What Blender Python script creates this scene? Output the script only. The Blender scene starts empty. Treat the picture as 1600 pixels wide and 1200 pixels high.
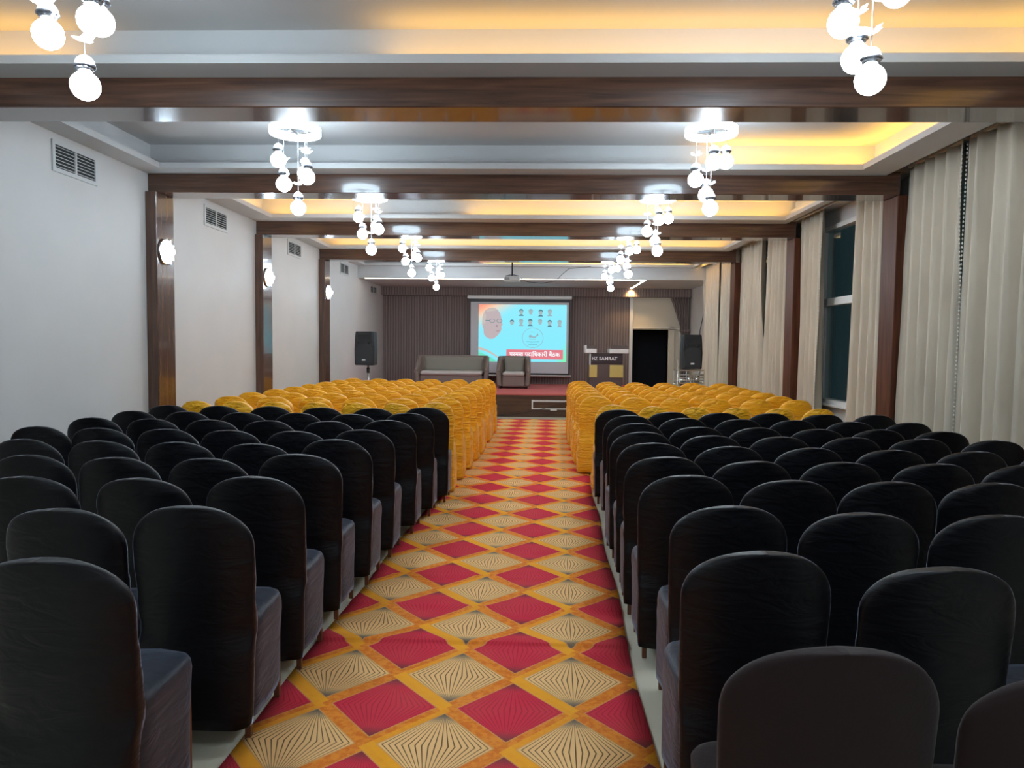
import bpy, math, random
from mathutils import Vector, Matrix, noise
S = bpy.context.scene
COL = S.collection
PI = math.pi

# ------------------------------------------------------------------ camera, world, exposure
cam_data = bpy.data.cameras.new('camera')
cam = bpy.data.objects.new('camera', cam_data)
COL.objects.link(cam)
yaw, pitch, roll = .0321, .0541, .0104
cy, sy, cp, sp = math.cos(yaw), math.sin(yaw), math.cos(pitch), math.sin(pitch)
F = Vector((-sy*cp, cy*cp, -sp)); Rv = Vector((cy, sy, 0)); U = Rv.cross(F)
c_, s_ = math.cos(roll), math.sin(roll)
R2 = Rv*c_ + U*s_; U2 = U*c_ - Rv*s_
M = Matrix((R2, U2, -F)).transposed().to_4x4()
M.translation = (0, 0, 1.56)
cam.matrix_world = M
cam_data.sensor_width = 36
cam_data.lens = 36*1150/1600
cam_data.clip_start = .05
S.camera = cam

w = bpy.data.worlds.new('night'); S.world = w; w.use_nodes = True
w.node_tree.nodes['Background'].inputs[0].default_value = (.10, .20, .24, 1)
w.node_tree.nodes['Background'].inputs[1].default_value = .06
S.view_settings.view_transform = 'Standard'
S.view_settings.look = 'None'
S.view_settings.gamma = 1
S.view_settings.use_curve_mapping = False
S.view_settings.exposure = 0.95

GLOBE = 28.0        # emission of the chandelier globes
WARM = (1.0, .53, .085)
LED = 1.5         # watts per metre of the cove tape

def cove_light(x0, y0, x1, y1, z, power=1.0, towards=(0, 0), col=WARM):
    """a run of warm LED tape lying in the trough behind the lip"""
    L = math.hypot(x1-x0, y1-y0)
    ld = bpy.data.lights.new('cove_tape', 'AREA')
    ld.shape = 'RECTANGLE'; ld.size = L; ld.size_y = .03
    ld.energy = LED*L*power; ld.color = col
    o = bpy.data.objects.new('cove_tape', ld); COL.objects.link(o)
    o.location = ((x0+x1)/2, (y0+y1)/2, z)
    xa = Vector((x1-x0, y1-y0, 0)).normalized()
    za = -Vector((0, 0, 1))           # shines along -Z local => up
    za = (za + Vector((towards[0], towards[1], 0))*-.0).normalized()
    ya = za.cross(xa)
    m = Matrix((xa, ya, za)).transposed().to_4x4(); m.translation = o.location
    o.matrix_world = m
    return o

# ------------------------------------------------------------------ material helpers
class N:
    """tiny expression wrapper around shader math nodes"""
    def __init__(s, t, v): s.t, s.v = t, v
    def op(s, o, *a):
        n = s.t.nodes.new('ShaderNodeMath'); n.operation = o
        for i, x in enumerate((s,)+a):
            if isinstance(x, N): s.t.links.new(x.v, n.inputs[i])
            else: n.inputs[i].default_value = x
        return N(s.t, n.outputs[0])
    def __add__(s, o): return s.op('ADD', o)
    def __sub__(s, o): return s.op('SUBTRACT', o)
    def __mul__(s, o): return s.op('MULTIPLY', o)
    def __truediv__(s, o): return s.op('DIVIDE', o)
    def abs(s): return s.op('ABSOLUTE')
    def floor(s): return s.op('FLOOR')
    def gt(s, o): return s.op('GREATER_THAN', o)
    def lt(s, o): return s.op('LESS_THAN', o)
    def mod(s, o): return s.op('FLOORED_MODULO', o)
    def mx(s, o): return s.op('MAXIMUM', o)
    def mn(s, o): return s.op('MINIMUM', o)
    def ss(s, a, b):
        n = s.t.nodes.new('ShaderNodeMapRange'); n.interpolation_type = 'SMOOTHSTEP'
        s.t.links.new(s.v, n.inputs[0]); n.inputs[1].default_value = a; n.inputs[2].default_value = b
        return N(s.t, n.outputs[0])

def mix(t, fac, a, b):
    n = t.nodes.new('ShaderNodeMix'); n.data_type = 'RGBA'
    for i, x in ((0, fac), (6, a), (7, b)):
        if isinstance(x, N): t.links.new(x.v, n.inputs[i])
        elif isinstance(x, tuple): n.inputs[i].default_value = x+(1,)
        elif isinstance(x, (int, float)): n.inputs[i].default_value = x
        else: t.links.new(x, n.inputs[i])
    return n.outputs[2]

def mat(name, col=(.5, .5, .5), rough=.5, metal=0, emit=None, es=0, sheen=0, coat=0, spec=.5, trans=0, ior=1.45):
    m = bpy.data.materials.new(name); m.use_nodes = True
    b = m.node_tree.nodes['Principled BSDF']
    b.inputs['Base Color'].default_value = col+(1,)
    b.inputs['Roughness'].default_value = rough
    b.inputs['Metallic'].default_value = metal
    b.inputs['Specular IOR Level'].default_value = spec
    b.inputs['Sheen Weight'].default_value = sheen
    b.inputs['Sheen Roughness'].default_value = .4
    b.inputs['Coat Weight'].default_value = coat
    b.inputs['Coat Roughness'].default_value = .06
    b.inputs['Transmission Weight'].default_value = trans
    b.inputs['IOR'].default_value = ior
    if emit:
        b.inputs['Emission Color'].default_value = emit+(1,); b.inputs['Emission Strength'].default_value = es
    return m

def tex(m, scale=(1, 1, 1), kind='noise', detail=4, coord='Object', nscale=1.0, dist=0):
    t = m.node_tree
    tc = t.nodes.new('ShaderNodeTexCoord'); mp = t.nodes.new('ShaderNodeMapping')
    mp.inputs['Scale'].default_value = scale
    t.links.new(tc.outputs[coord], mp.inputs[0])
    n = t.nodes.new('ShaderNodeTexNoise'); n.inputs['Scale'].default_value = nscale
    n.inputs['Detail'].default_value = detail; n.inputs['Distortion'].default_value = dist
    t.links.new(mp.outputs[0], n.inputs['Vector'])
    return n.outputs['Fac']

def vary(m, fac, a, b, lo=.3, hi=.7):
    t = m.node_tree; bs = t.nodes['Principled BSDF']
    mr = t.nodes.new('ShaderNodeMapRange'); mr.inputs[1].default_value = lo; mr.inputs[2].default_value = hi
    t.links.new(fac, mr.inputs[0])
    o = mix(t, mr.outputs[0], a, b)
    t.links.new(o, bs.inputs['Base Color'])

def bump(m, fac, strength=.2, dist=.01):
    t = m.node_tree; bs = t.nodes['Principled BSDF']
    b = t.nodes.new('ShaderNodeBump'); b.inputs['Strength'].default_value = strength; b.inputs['Distance'].default_value = dist
    t.links.new(fac, b.inputs['Height']); t.links.new(b.outputs[0], bs.inputs['Normal'])

white_paint = mat('white_paint', (.53, .525, .52), .75)
bump(white_paint, tex(white_paint, nscale=9), .05)
wall_paint = mat('wall_paint', (.60, .595, .585), .6)
vary(wall_paint, tex(wall_paint, nscale=.9), (.57, .55, .53), (.62, .60, .58))
bump(wall_paint, tex(wall_paint, nscale=14), .08)
cream_paint = mat('cream_paint', (.62, .56, .45), .6)
def wood(name, sc):
    m = mat(name, (.06, .03, .02), .22, coat=.6, spec=.5)
    f = tex(m, sc, nscale=3, detail=6, dist=.6)
    vary(m, f, (.050, .022, .015), (.125, .058, .034))
    bump(m, tex(m, (1.5, 1.5, 1.5), nscale=1.0), .12, .02)
    return m
wood_beam = wood('polished_wood_beam', (.5, 5, 9))
wood_post = wood('polished_wood_post', (9, 7, .5))
wood_matt = wood('satin_wood_post', (9, 7, .5))
for k_, v_ in (('Roughness', .5), ('Coat Weight', 0), ('Specular IOR Level', .25)): wood_matt.node_tree.nodes['Principled BSDF'].inputs[k_].default_value = v_
vary(wood_matt, tex(wood_matt, (9, 7, .5), nscale=3, detail=6, dist=.6), (.050, .015, .007), (.13, .042, .020))
stage_wood = mat('stage_wood', (.07, .038, .022), .35)
vary(stage_wood, tex(stage_wood, (.6, 4, 6), nscale=3), (.045, .022, .013), (.10, .055, .032))
floor_tile = mat('floor_tile', (.52, .50, .42), .12, spec=.5)
vary(floor_tile, tex(floor_tile, nscale=1.3), (.74, .69, .54), (.84, .79, .63))

# fine vertical ribs of the stage backdrop
ribbed = mat('ribbed_brown_cloth', (.1, .08, .075), .7)
t = ribbed.node_tree; tc = t.nodes.new('ShaderNodeTexCoord'); sx = t.nodes.new('ShaderNodeSeparateXYZ')
t.links.new(tc.outputs['Object'], sx.inputs[0]); X = N(t, sx.outputs[0])
nz = N(t, tex(ribbed, (6, 1, .4), nscale=4))
r = ((X*14.0 + nz*.5).mod(1.0) - .5).abs()*2.0
t.links.new(mix(t, r.ss(.1, .9), (.145, .112, .104), (.25, .195, .182)), t.nodes['Principled BSDF'].inputs['Base Color'])
bump(ribbed, r.v, .4, .02)

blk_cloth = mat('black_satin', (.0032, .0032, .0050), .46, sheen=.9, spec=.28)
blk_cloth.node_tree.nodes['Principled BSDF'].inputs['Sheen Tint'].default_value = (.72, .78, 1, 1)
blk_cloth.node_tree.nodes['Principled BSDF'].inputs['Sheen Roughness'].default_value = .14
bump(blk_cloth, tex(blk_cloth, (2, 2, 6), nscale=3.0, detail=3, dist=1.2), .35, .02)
lit_seat_cloth = mat('black_seat_cloth_lit', (.017, .020, .030), .5, sheen=.35, spec=.35)  # black cloth made lighter: light on the seat sides put into the colour
lit_seat_cloth.node_tree.nodes['Principled BSDF'].inputs['Sheen Tint'].default_value = (.65, .75, 1, 1)
bump(lit_seat_cloth, tex(lit_seat_cloth, (2, 2, 6), nscale=3.0, detail=3, dist=1.2), .4, .02)
yel_cloth = mat('yellow_satin', (.70, .40, .015), .38, sheen=.15, spec=.45)
vary(yel_cloth, tex(yel_cloth, nscale=2.2), (.88, .38, .006), (.96, .49, .014))
bump(yel_cloth, tex(yel_cloth, (1.4, 1.4, 7), nscale=3.2, detail=2.5, dist=1.4), .9, .035)
near_cloth = mat('dull_charcoal_cloth', (.018, .010, .010), .8, sheen=.14, spec=.2)
bump(near_cloth, tex(near_cloth, nscale=90), .2, .004)
leg_mat = mat('brown_chair_leg', (.16, .055, .025), .35)
curtain_mat = mat('taupe_curtain', (.34, .305, .25), .75, sheen=.25)
vary(curtain_mat, tex(curtain_mat, (1, 1, .3), nscale=4), (.54, .46, .36), (.66, .57, .45))
bead_mat = mat('bead_trim', (.62, .58, .50), .5)
chrome = mat('chrome', (.75, .77, .8), .12, 1)
dark_chrome = mat('dark_chrome', (.32, .33, .36), .25, 1)
steel = mat('brushed_steel', (.55, .54, .52), .3, 1)
alu_white = mat('white_aluminium', (.75, .74, .72), .35)
black_plastic = mat('black_plastic', (.018, .020, .024), .45)
grille_mat = mat('speaker_grille', (.028, .031, .037), .6)
bump(grille_mat, tex(grille_mat, nscale=160, detail=0), .5, .003)
vent_mat = mat('vent_paint', (.55, .55, .54), .5)
vent_dark = mat('vent_duct', (.03, .035, .035), .9)
globe_mat = mat('lit_globe', (.9, .95, 1), .3, emit=(.74, .88, 1.0), es=GLOBE*.97)
ring_mat = mat('lit_ring', (.9, .95, 1), .3, emit=(.66, .86, 1.0), es=GLOBE*.5)
crystal = mat('crystal_petal', (.85, .92, .95), .08, spec=1, emit=(.7, .85, 1), es=.6)
cap_mat = mat('lit_cap', (.8, .85, .9), .15, .3, emit=(.75, .88, 1), es=.45)
wire_mat = mat('steel_wire', (.7, .72, .75), .3, 1)
glass = mat('window_glass', (.80, .93, .92), .01, trans=1, ior=1.45)
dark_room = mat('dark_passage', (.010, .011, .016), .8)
sofa_cloth = mat('grey_sofa_cloth', (.22, .20, .165), .8, sheen=.3)
sofa_wrap = mat('brown_sofa_leather', (.20, .15, .125), .45)
sofa_seat = mat('pale_seat_cloth', (.45, .42, .39), .8)
red_carpet = mat('red_stage_carpet', (.55, .13, .12), .95)
bump(red_carpet, tex(red_carpet, nscale=60), .3, .004)
gold = mat('gold_panel', (.60, .47, .14), .35)
strip_mat = mat('led_strip', (1, .9, .8), .3, emit=(1, .86, .66), es=7)
cable_mat = mat('black_cable', (.02, .02, .02), .6)
screen_mat = mat('screen_cloth', (.62, .62, .64), .8)
tape_white = mat('white_lettering', (.8, .8, .8), .5, emit=None)
proj_white = mat('projector_white', (.6, .62, .62), .4)
lens_mat = mat('projector_lens', (.6, .8, 1), .1, emit=(.7, .85, 1), es=10)

# ------------------------------------------------------------------ mesh helpers
class MB:
    def __init__(s): s.v, s.f, s.sm = [], [], []
    def add(s, vs, fs, smooth=False):
        b = len(s.v); s.v += [tuple(x) for x in vs]
        s.f += [tuple(b+i for i in q) for q in fs]; s.sm += [smooth]*len(fs)
        return s
    def box(s, x0, x1, y0, y1, z0, z1):
        vs = [(x, y, z) for x in (x0, x1) for y in (y0, y1) for z in (z0, z1)]
        return s.add(vs, [(0, 1, 3, 2), (4, 6, 7, 5), (0, 4, 5, 1), (2, 3, 7, 6), (0, 2, 6, 4), (1, 5, 7, 3)])
    def bbox(s, x0, x1, y0, y1, z0, z1, r=.01):
        """box with chamfered edges"""
        vs = []; idx = {}
        for ix, (xa, xb) in enumerate(((x0, x0+r), (x1, x1-r))):
            for iy, (ya, yb) in enumerate(((y0, y0+r), (y1, y1-r))):
                for iz, (za, zb) in enumerate(((z0, z0+r), (z1, z1-r))):
                    for k, p in enumerate(((xa, yb, zb), (xb, ya, zb), (xb, yb, za))):
                        idx[ix, iy, iz, k] = len(vs); vs.append(p)
        g = lambda *a: idx[a]
        fs = []
        for i in (0, 1):
            fs.append((g(i, 0, 0, 0), g(i, 0, 1, 0), g(i, 1, 1, 0), g(i, 1, 0, 0)))
            fs.append((g(0, i, 0, 1), g(1, i, 0, 1), g(1, i, 1, 1), g(0, i, 1, 1)))
            fs.append((g(0, 0, i, 2), g(0, 1, i, 2), g(1, 1, i, 2), g(1, 0, i, 2)))
            for j in (0, 1):
                fs.append((g(i, j, 0, 0), g(i, j, 1, 0), g(i, j, 1, 1), g(i, j, 0, 1)))
                fs.append((g(i, 0, j, 0), g(i, 1, j, 0), g(i, 1, j, 2), g(i, 0, j, 2)))
                fs.append((g(0, i, j, 1), g(1, i, j, 1), g(1, i, j, 2), g(0, i, j, 2)))
                for k in (0, 1): fs.append((g(i, j, k, 0), g(i, j, k, 1), g(i, j, k, 2)))
        return s.add(vs, fs)
    def loft(s, rings, smooth=True, cap=True, close=True):
        n = len(rings[0]); b = []
        for r_ in rings: b += [tuple(p) for p in r_]
        fs = []
        m = n if close else n-1
        for i in range(len(rings)-1):
            for j in range(m):
                fs.append((i*n+j, i*n+(j+1) % n, (i+1)*n+(j+1) % n, (i+1)*n+j))
        if cap:
            fs.append(tuple(range(n-1, -1, -1))); fs.append(tuple((len(rings)-1)*n+j for j in range(n)))
        return s.add(b, fs, smooth)
    def cyl(s, p0, p1, r0, r1=None, n=10, smooth=True):
        p0, p1 = Vector(p0), Vector(p1); r1 = r0 if r1 is None else r1
        d = (p1-p0).normalized(); a = d.orthogonal().normalized(); b = d.cross(a)
        rg = [[p+(a*math.cos(2*PI*k/n)+b*math.sin(2*PI*k/n))*r_ for k in range(n)] for p, r_ in ((p0, r0), (p1, r1))]
        return s.loft(rg, smooth)
    def tube(s, pts, r, n=6):
        pts = [Vector(p) for p in pts]; rg = []
        for i, p in enumerate(pts):
            d = (pts[min(i+1, len(pts)-1)]-pts[max(i-1, 0)]).normalized()
            a = d.cross(Vector((.13, .21, 1))).normalized(); b = d.cross(a)
            rg.append([p+(a*math.cos(2*PI*k/n)+b*math.sin(2*PI*k/n))*r for k in range(n)])
        return s.loft(rg)
    def sphere(s, c, r, n=16, m=9, z0=-1.0, z1=1.0, sz=1.0):
        c = Vector(c); rg = []
        for i in range(m+1):
            ph = math.asin(z0)+(math.asin(z1)-math.asin(z0))*i/m
            rr = max(r*math.cos(ph), r*.02)
            rg.append([c+Vector((rr*math.cos(2*PI*k/n), rr*math.sin(2*PI*k/n), r*math.sin(ph)*sz)) for k in range(n)])
        return s.loft(rg)
    def mesh(s, name, m):
        me = bpy.data.meshes.new(name); me.from_pydata(s.v, [], s.f)
        me.polygons.foreach_set('use_smooth', s.sm)
        ms = m if isinstance(m, (list, tuple)) else [m]
        for x in ms: me.materials.append(x)
        me.update(); return me

def obj(name, mb, m, parent=None, loc=None):
    me = mb.mesh(name, m) if isinstance(mb, MB) else mb
    o = bpy.data.objects.new(name, me); COL.objects.link(o)
    if parent: o.parent = parent
    if loc: o.location = loc
    return o
def tag(o, label, cat, group=None):
    o['label'] = label; o['category'] = cat
    if group: o['group'] = group
    return o
def thing(name, label, cat, loc=(0, 0, 0), rz=0, group=None):
    o = bpy.data.objects.new(name, None); COL.objects.link(o)
    o.location = loc; o.rotation_euler = (0, 0, rz); o.empty_display_size = .1
    return tag(o, label, cat, group)
def struct(name, mb, m, parent=None):
    o = obj(name, mb, m, parent)
    if not parent: o['kind'] = 'structure'
    return o
def dup(root, loc, rz=0, label=None, group=None):
    r_ = root.copy(); COL.objects.link(r_); r_.location = loc; r_.rotation_euler = (0, 0, rz)
    if label: r_['label'] = label
    if group: r_['group'] = group
    for ch in root.children:
        c = ch.copy(); COL.objects.link(c); c.parent = r_
        for g in ch.children:
            d = g.copy(); COL.objects.link(d); d.parent = c
    return r_

# ------------------------------------------------------------------ room shell
XL, XR = -4.118, 4.06          # left wall, right wall
YF, YB = -1.8, 19.7            # wall behind the camera, stage wall
T, ZB, ZU = 3.317, 3.122, 3.60 # dropped border, underside of beams, upper ceiling
XP = 3.56                      # outer edge of the border (curtain pocket beyond it)
BEAMS = [(1.85, 2.18), (4.95, 5.28), (7.74, 8.07), (10.755, 11.085), (13.91, 14.22)]
# bays: opening x0,x1,y0,y1
BAYS = [(-3.80, 3.21, 2.45, 4.70), (-3.86, 3.21, 5.56, 7.49), (-3.78, 3.44, 8.35, 10.43),
        (-3.86, 3.40, 11.36, 13.68), (-3.90, 3.50, 14.48, 16.72)]
BAY_LIM = [(2.18, 4.95), (5.28, 7.74), (8.07, 10.755), (11.085, 13.91), (14.22, 16.9)]

struct('floor', MB().box(XL-.1, XR+.1, YF-.1, YB+1.6, -.1, 0), floor_tile)
struct('wall_left', MB().box(XL-.12, XL, YF-.1, YB+.1, 0, 3.75), wall_paint)
struct('wall_front', MB().box(XL, XR, YF-.1, YF, 0, 3.75), wall_paint)
# stage wall with the doorway
b = MB(); b.box(XL, 2.556, YB, YB+.12, 0, 3.75); b.box(2.556, 3.5, YB, YB+.12, 1.99, 3.75); b.box(3.5, XR, YB, YB+.12, 0, 3.75)
struct('wall_back', b, cream_paint)
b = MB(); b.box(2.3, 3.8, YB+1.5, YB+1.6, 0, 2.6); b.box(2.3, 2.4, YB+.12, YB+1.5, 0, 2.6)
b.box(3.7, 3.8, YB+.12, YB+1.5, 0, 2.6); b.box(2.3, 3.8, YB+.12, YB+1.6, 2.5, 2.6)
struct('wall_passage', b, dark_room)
b = MB(); b.box(2.472, 2.556, YB-.05, YB+.12, 0, 2.86)
d = struct('door_1', b, alu_white)
obj('door_frame', MB().box(3.5, 3.66, YB-.04, YB+.12, 0, 2.05), cream_paint, d)
obj('door_head', MB().box(2.556, 3.9, YB-.04, YB+.0, 1.99, 2.05), cream_paint, d)

# right wall: solid behind the posts and the curtain, windows in bays 2, 3, 4, 5
ZS, ZT = .80, 3.22
WIN = [(5.5, 7.6), (8.25, 10.6), (11.25, 13.75), (14.4, 16.7)]
b = MB(); b.box(XR, XR+.15, YF-.1, YB+.1, 0, ZS); b.box(XR, XR+.15, YF-.1, YB+.1, ZT, 3.75)
ys = [YF-.1]+[v for p in WIN for v in p]+[YB+.1]
for i in range(0, len(ys), 2): b.box(XR, XR+.15, ys[i], ys[i+1], ZS, ZT)
struct('wall_right', b, wall_paint)
for i, (a, c) in enumerate(WIN):
    root = MB(); mid = (a+c)/2
    root.box(XR-.05, XR+.08, a, a+.05, ZS, ZT); root.box(XR-.05, XR+.08, c-.05, c, ZS, ZT)
    root.box(XR-.05, XR+.08, a+.05, c-.05, ZS, ZS+.05); root.box(XR-.05, XR+.08, a+.05, c-.05, ZT-.06, ZT)
    root.box(XR-.06, XR+.08, a+.05, c-.05, 2.13, 2.23)
    wd = struct('window_%d' % (i+1), root, alu_white)
    obj('sill', MB().bbox(XR-.10, XR-.002, a-.03, c+.03, ZS-.04, ZS), alu_white, wd)
    obj('pane', MB().box(XR+.02, XR+.026, a+.05, c-.05, 2.23, ZT-.06), glass, wd)
    for k in range(2):
        ya, yb = (a+.05, mid) if k == 0 else (mid, c-.05)
        obj('pane', MB().box(XR+.02, XR+.026, ya+.03, yb-.03, ZS+.05, 2.13), glass, wd)
        obj('sash', MB().box(XR, XR+.05, ya, ya+.03, ZS+.05, 2.13).box(XR, XR+.05, yb-.03, yb, ZS+.05, 2.13), alu_white, wd)
    obj('latch', MB().bbox(XR-.065, XR-.05, mid-.04, mid+.04, 2.235, 2.26, .004), black_plastic, wd)

# ceiling: slab + one dropped border, lip and cove wall per bay
ceil = struct('ceiling', MB().box(XL-.12, XR+.15, YF-.1, YB+.12, 3.75, 3.9), white_paint)
b = MB()
b.box(XL, XP, YF, BEAMS[0][0], T, T+.1)
obj('near_ceiling', b, white_paint, ceil)
obj('curtain_pocket_lid', MB().box(XP, XR, YF, YB, T+.12, T+.16).box(XP-.012, XP, YF, 16.9, T, T+.12), white_paint, ceil)
CW = .19
for (x0, x1, y0, y1), (ya, yb) in zip(BAYS, BAY_LIM):
    b = MB()     # border (the visible soffit of the dropped ceiling)
    b.box(XL, x0, ya, yb, T, T+.012); b.box(x1, XP, ya, yb, T, T+.012)
    b.box(x0, x1, ya, y0, T, T+.012); b.box(x0, x1, y1, yb, T, T+.012)
    obj('dropped_border', b, white_paint, ceil)
    b = MB()     # upstand lip round the opening
    e = .025; zl = T+.056
    b.box(x0-e, x0, y0-e, y1+e, T+.012, zl); b.box(x1, x1+e, y0-e, y1+e, T+.012, zl)
    b.box(x0, x1, y0-e, y0, T+.012, zl); b.box(x0, x1, y1, y1+e, T+.012, zl)
    obj('cove_lip', b, white_paint, ceil)
    b = MB()     # cove walls and the upper ceiling
    u0, u1, v0, v1 = x0-CW, x1+CW, max(y0-CW, ya+.01), min(y1+CW, yb-.01)
    b.box(u0-.02, u0, v0, v1, T+.012, ZU); b.box(u1, u1+.02, v0, v1, T+.012, ZU)
    b.box(u0, u1, v0-.01, v0, T+.012, ZU); b.box(u0, u1, v1, v1+.01, T+.012, ZU)
    obj('cove_wall', b, white_paint, ceil)
    obj('raised_panel', MB().box(u0-.02, u1+.02, v0-.01, v1+.01, ZU, ZU+.02), white_paint, ceil)
# stage bulkhead and soffit
ZSF = 3.05
b = MB(); b.box(XL, XR, 16.9, YB, ZSF, ZSF+.02); b.box(XL, XR, 16.9, 16.92, ZSF+.02, T+.13)
obj('stage_soffit', b, white_paint, ceil)
b = MB(); b.box(-3.97, 2.49, 16.97, 17.01, ZSF-.006, ZSF-.001); b.box(2.45, 2.49, 17.01, YB-.2, ZSF-.006, ZSF-.001)
tag(obj('led_strip_light', b, strip_mat), 'thin warm white LED line set in the stage soffit, turning at the right', 'light')

# beams and posts
for i, (a, c) in enumerate(BEAMS):
    struct('trim_%d' % (i+1), MB().bbox(XL, 3.70, a, c, ZB, T+.04, .006), wood_beam)
    struct('trim_%d' % (i+6), MB().bbox(XL, -3.998, a-.06, c-.02, 0, ZB-.001, .005), wood_post)
    struct('trim_%d' % (i+11), MB().bbox(3.679, XR, a, c, 0, ZB-.001, .005), wood_matt)
b = MB(); b.box(XL, XL+.012, YF, YB-4, 0, .09)
struct('baseboard_left', b, floor_tile)

# cove light tapes: (bay, side, from, to, power)
def tape(bay, side, a, c, p=1.0):
    x0, x1, y0, y1 = BAYS[bay]; z = T+.03; o = .08
    if side == 'far': cove_light(a, y1+o, c, y1+o, z, p)
    if side == 'near': cove_light(a, y0-o, c, y0-o, z, p)
    if side == 'left': cove_light(x0-o, a, x0-o, c, z, p)
    if side == 'right': cove_light(x1+o, a, x1+o, c, z, p)
tape(0, 'far', -3.9, -3.0, .8); tape(0, 'far', -1.0, 3.2, .8); tape(0, 'right', 2.5, 4.7, 1.6)
tape(1, 'far', 1.7, 3.3, 1.5); tape(1, 'right', 5.6, 7.5, 1.4)
tape(2, 'far', -3.8, -2.4, 1); tape(2, 'far', -1.0, 3.4, 1); tape(2, 'right', 8.4, 10.4, 1.6); tape(2, 'left', 8.4, 10.4, 1); tape(2, 'near', -3, 3, .7)
tape(3, 'far', -3.8, 3.4, 1); tape(3, 'right', 11.4, 13.7, 1); tape(3, 'left', 11.4, 13.7, .8); tape(3, 'near', -3, 3, .7)
tape(4, 'far', -1.2, 3.4, 1.6); tape(4, 'right', 14.5, 16.7, 1.6)
# spotlight at the stage wall corner, above the door trim
sd = bpy.data.lights.new('stage_corner_spot', 'SPOT'); sd.energy = 28; sd.color = (1, .62, .25); sd.spot_size = 1.9; sd.spot_blend = 1; sd.shadow_soft_size = .03
so = bpy.data.objects.new('stage_corner_spot', sd); COL.objects.link(so); so.location = (2.47, YB-.30, ZSF-.02); so.rotation_euler = (.35, 0, 0)

# stage
struct('stage_floor', MB().box(XL, 2.472, 15.756, YB, 0, .47), stage_wood)
tag(obj('stage_carpet', MB().bbox(XL+.01, 2.46, 15.74, YB-.03, .47, .503, .006), red_carpet), 'thin red carpet covering the top of the low stage', 'carpet')
st = struct('trim_16', MB().box(XL+.01, 2.472, YB-.035, YB-.001, .5, 2.86), ribbed)
pm = struct('trim_17', MB().box(XL+.01, XR-.005, YB-.22, YB-.002, 2.83, ZSF-.002), ribbed)

# stage front register
g = thing('air_register', 'white framed rectangular air register on the front of the stage', 'vent', (.36, 15.75, .27))
b = MB(); b.box(-.44, -.41, -.02, 0, -.10, .10); b.box(.41, .44, -.02, 0, -.10, .10)
b.box(-.41, .41, -.02, 0, -.10, -.075)
obj('frame', b, alu_white, g)
b = MB()
for k in range(28): b.box(-.41+k*.03, -.39+k*.03, -.018, 0, .06, .10)
b.box(-.41, .41, -.012, 0, .075, .085)
k = obj('slotted_top', b, alu_white, g)
obj('backing', MB().box(-.41, .41, -.004, 0, -.075, .06), stage_wood, g)
obj('pull', MB().bbox(-.04, .10, -.03, 0, -.125, -.10, .004), alu_white, g)
tag(obj('power_cable', MB().tube([(-.78+1.5*s, 15.70, .03+.33*(s**1.6)) for s in [i/14 for i in range(15)]], .006), cable_mat), 'thin cable rising across the dark front of the stage', 'cable')

# ------------------------------------------------------------------ left wall registers
def register(y0, y1, z0, z1, label):
    yc, zc = (y0+y1)/2, (z0+z1)/2; hw, hh = (y1-y0)/2, (z1-z0)/2
    g = thing('wall_vent', label, 'vent', (XL, yc, zc), 0, 'air vents along the left wall')
    b = MB(); f = .035
    b.box(0, .014, -hw, hw, hh-f, hh); b.box(0, .014, -hw, hw, -hh, -hh+f)
    b.box(0, .014, -hw, -hw+f, -hh+f, hh-f); b.box(0, .014, hw-f, hw, -hh+f, hh-f); b.box(0, .014, -.012, .012, -hh+f, hh-f)
    obj('frame', b, vent_mat, g)
    obj('duct', MB().box(.001, .003, -hw+f, hw-f, -hh+f, hh-f), vent_dark, g)
    n = 7; step = (2*hh-2*f)/n; me = None
    for side in (0, 1):
        ya, yb = (-hw+f, -.012) if side == 0 else (.012, hw-f)
        for k in range(n):
            z = -hh+f+step*(k+.5)
            o = obj('slat', MB().add([(.004, ya, .005), (.013, ya, -.002), (.013, yb, -.002), (.004, yb, .005), (.004, ya, .002), (.013, ya, -.005), (.013, yb, -.005), (.004, yb, .002)],
                [(0, 1, 2, 3), (4, 7, 6, 5), (1, 5, 6, 2), (0, 4, 5, 1), (3, 2, 6, 7), (0, 3, 7, 4)]), vent_mat, g) if not me else obj('slat', me, None, g)
            o.location = (0, 0 if side == 0 else (hw-f+.012), z)
            me = o.data
ords = ['nearest', 'second nearest', 'third nearest', 'fourth nearest', 'farthest']
for i, (a, c, z0, z1) in enumerate([(6.19, 6.83, 2.99, 3.255), (9.05, 9.73, 2.99, 3.25), (12.11, 12.81, 3.0, 3.255), (15.36, 16.06, 3.0, 3.255), (18.15, 18.9, 2.78, 3.0)]):
    register(a, c, z0, z1, 'white slatted air vent high on the left wall, %s to the camera' % ords[i] if i < 4 else 'white slatted air vent on the left wall above the stage, farthest away')

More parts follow.
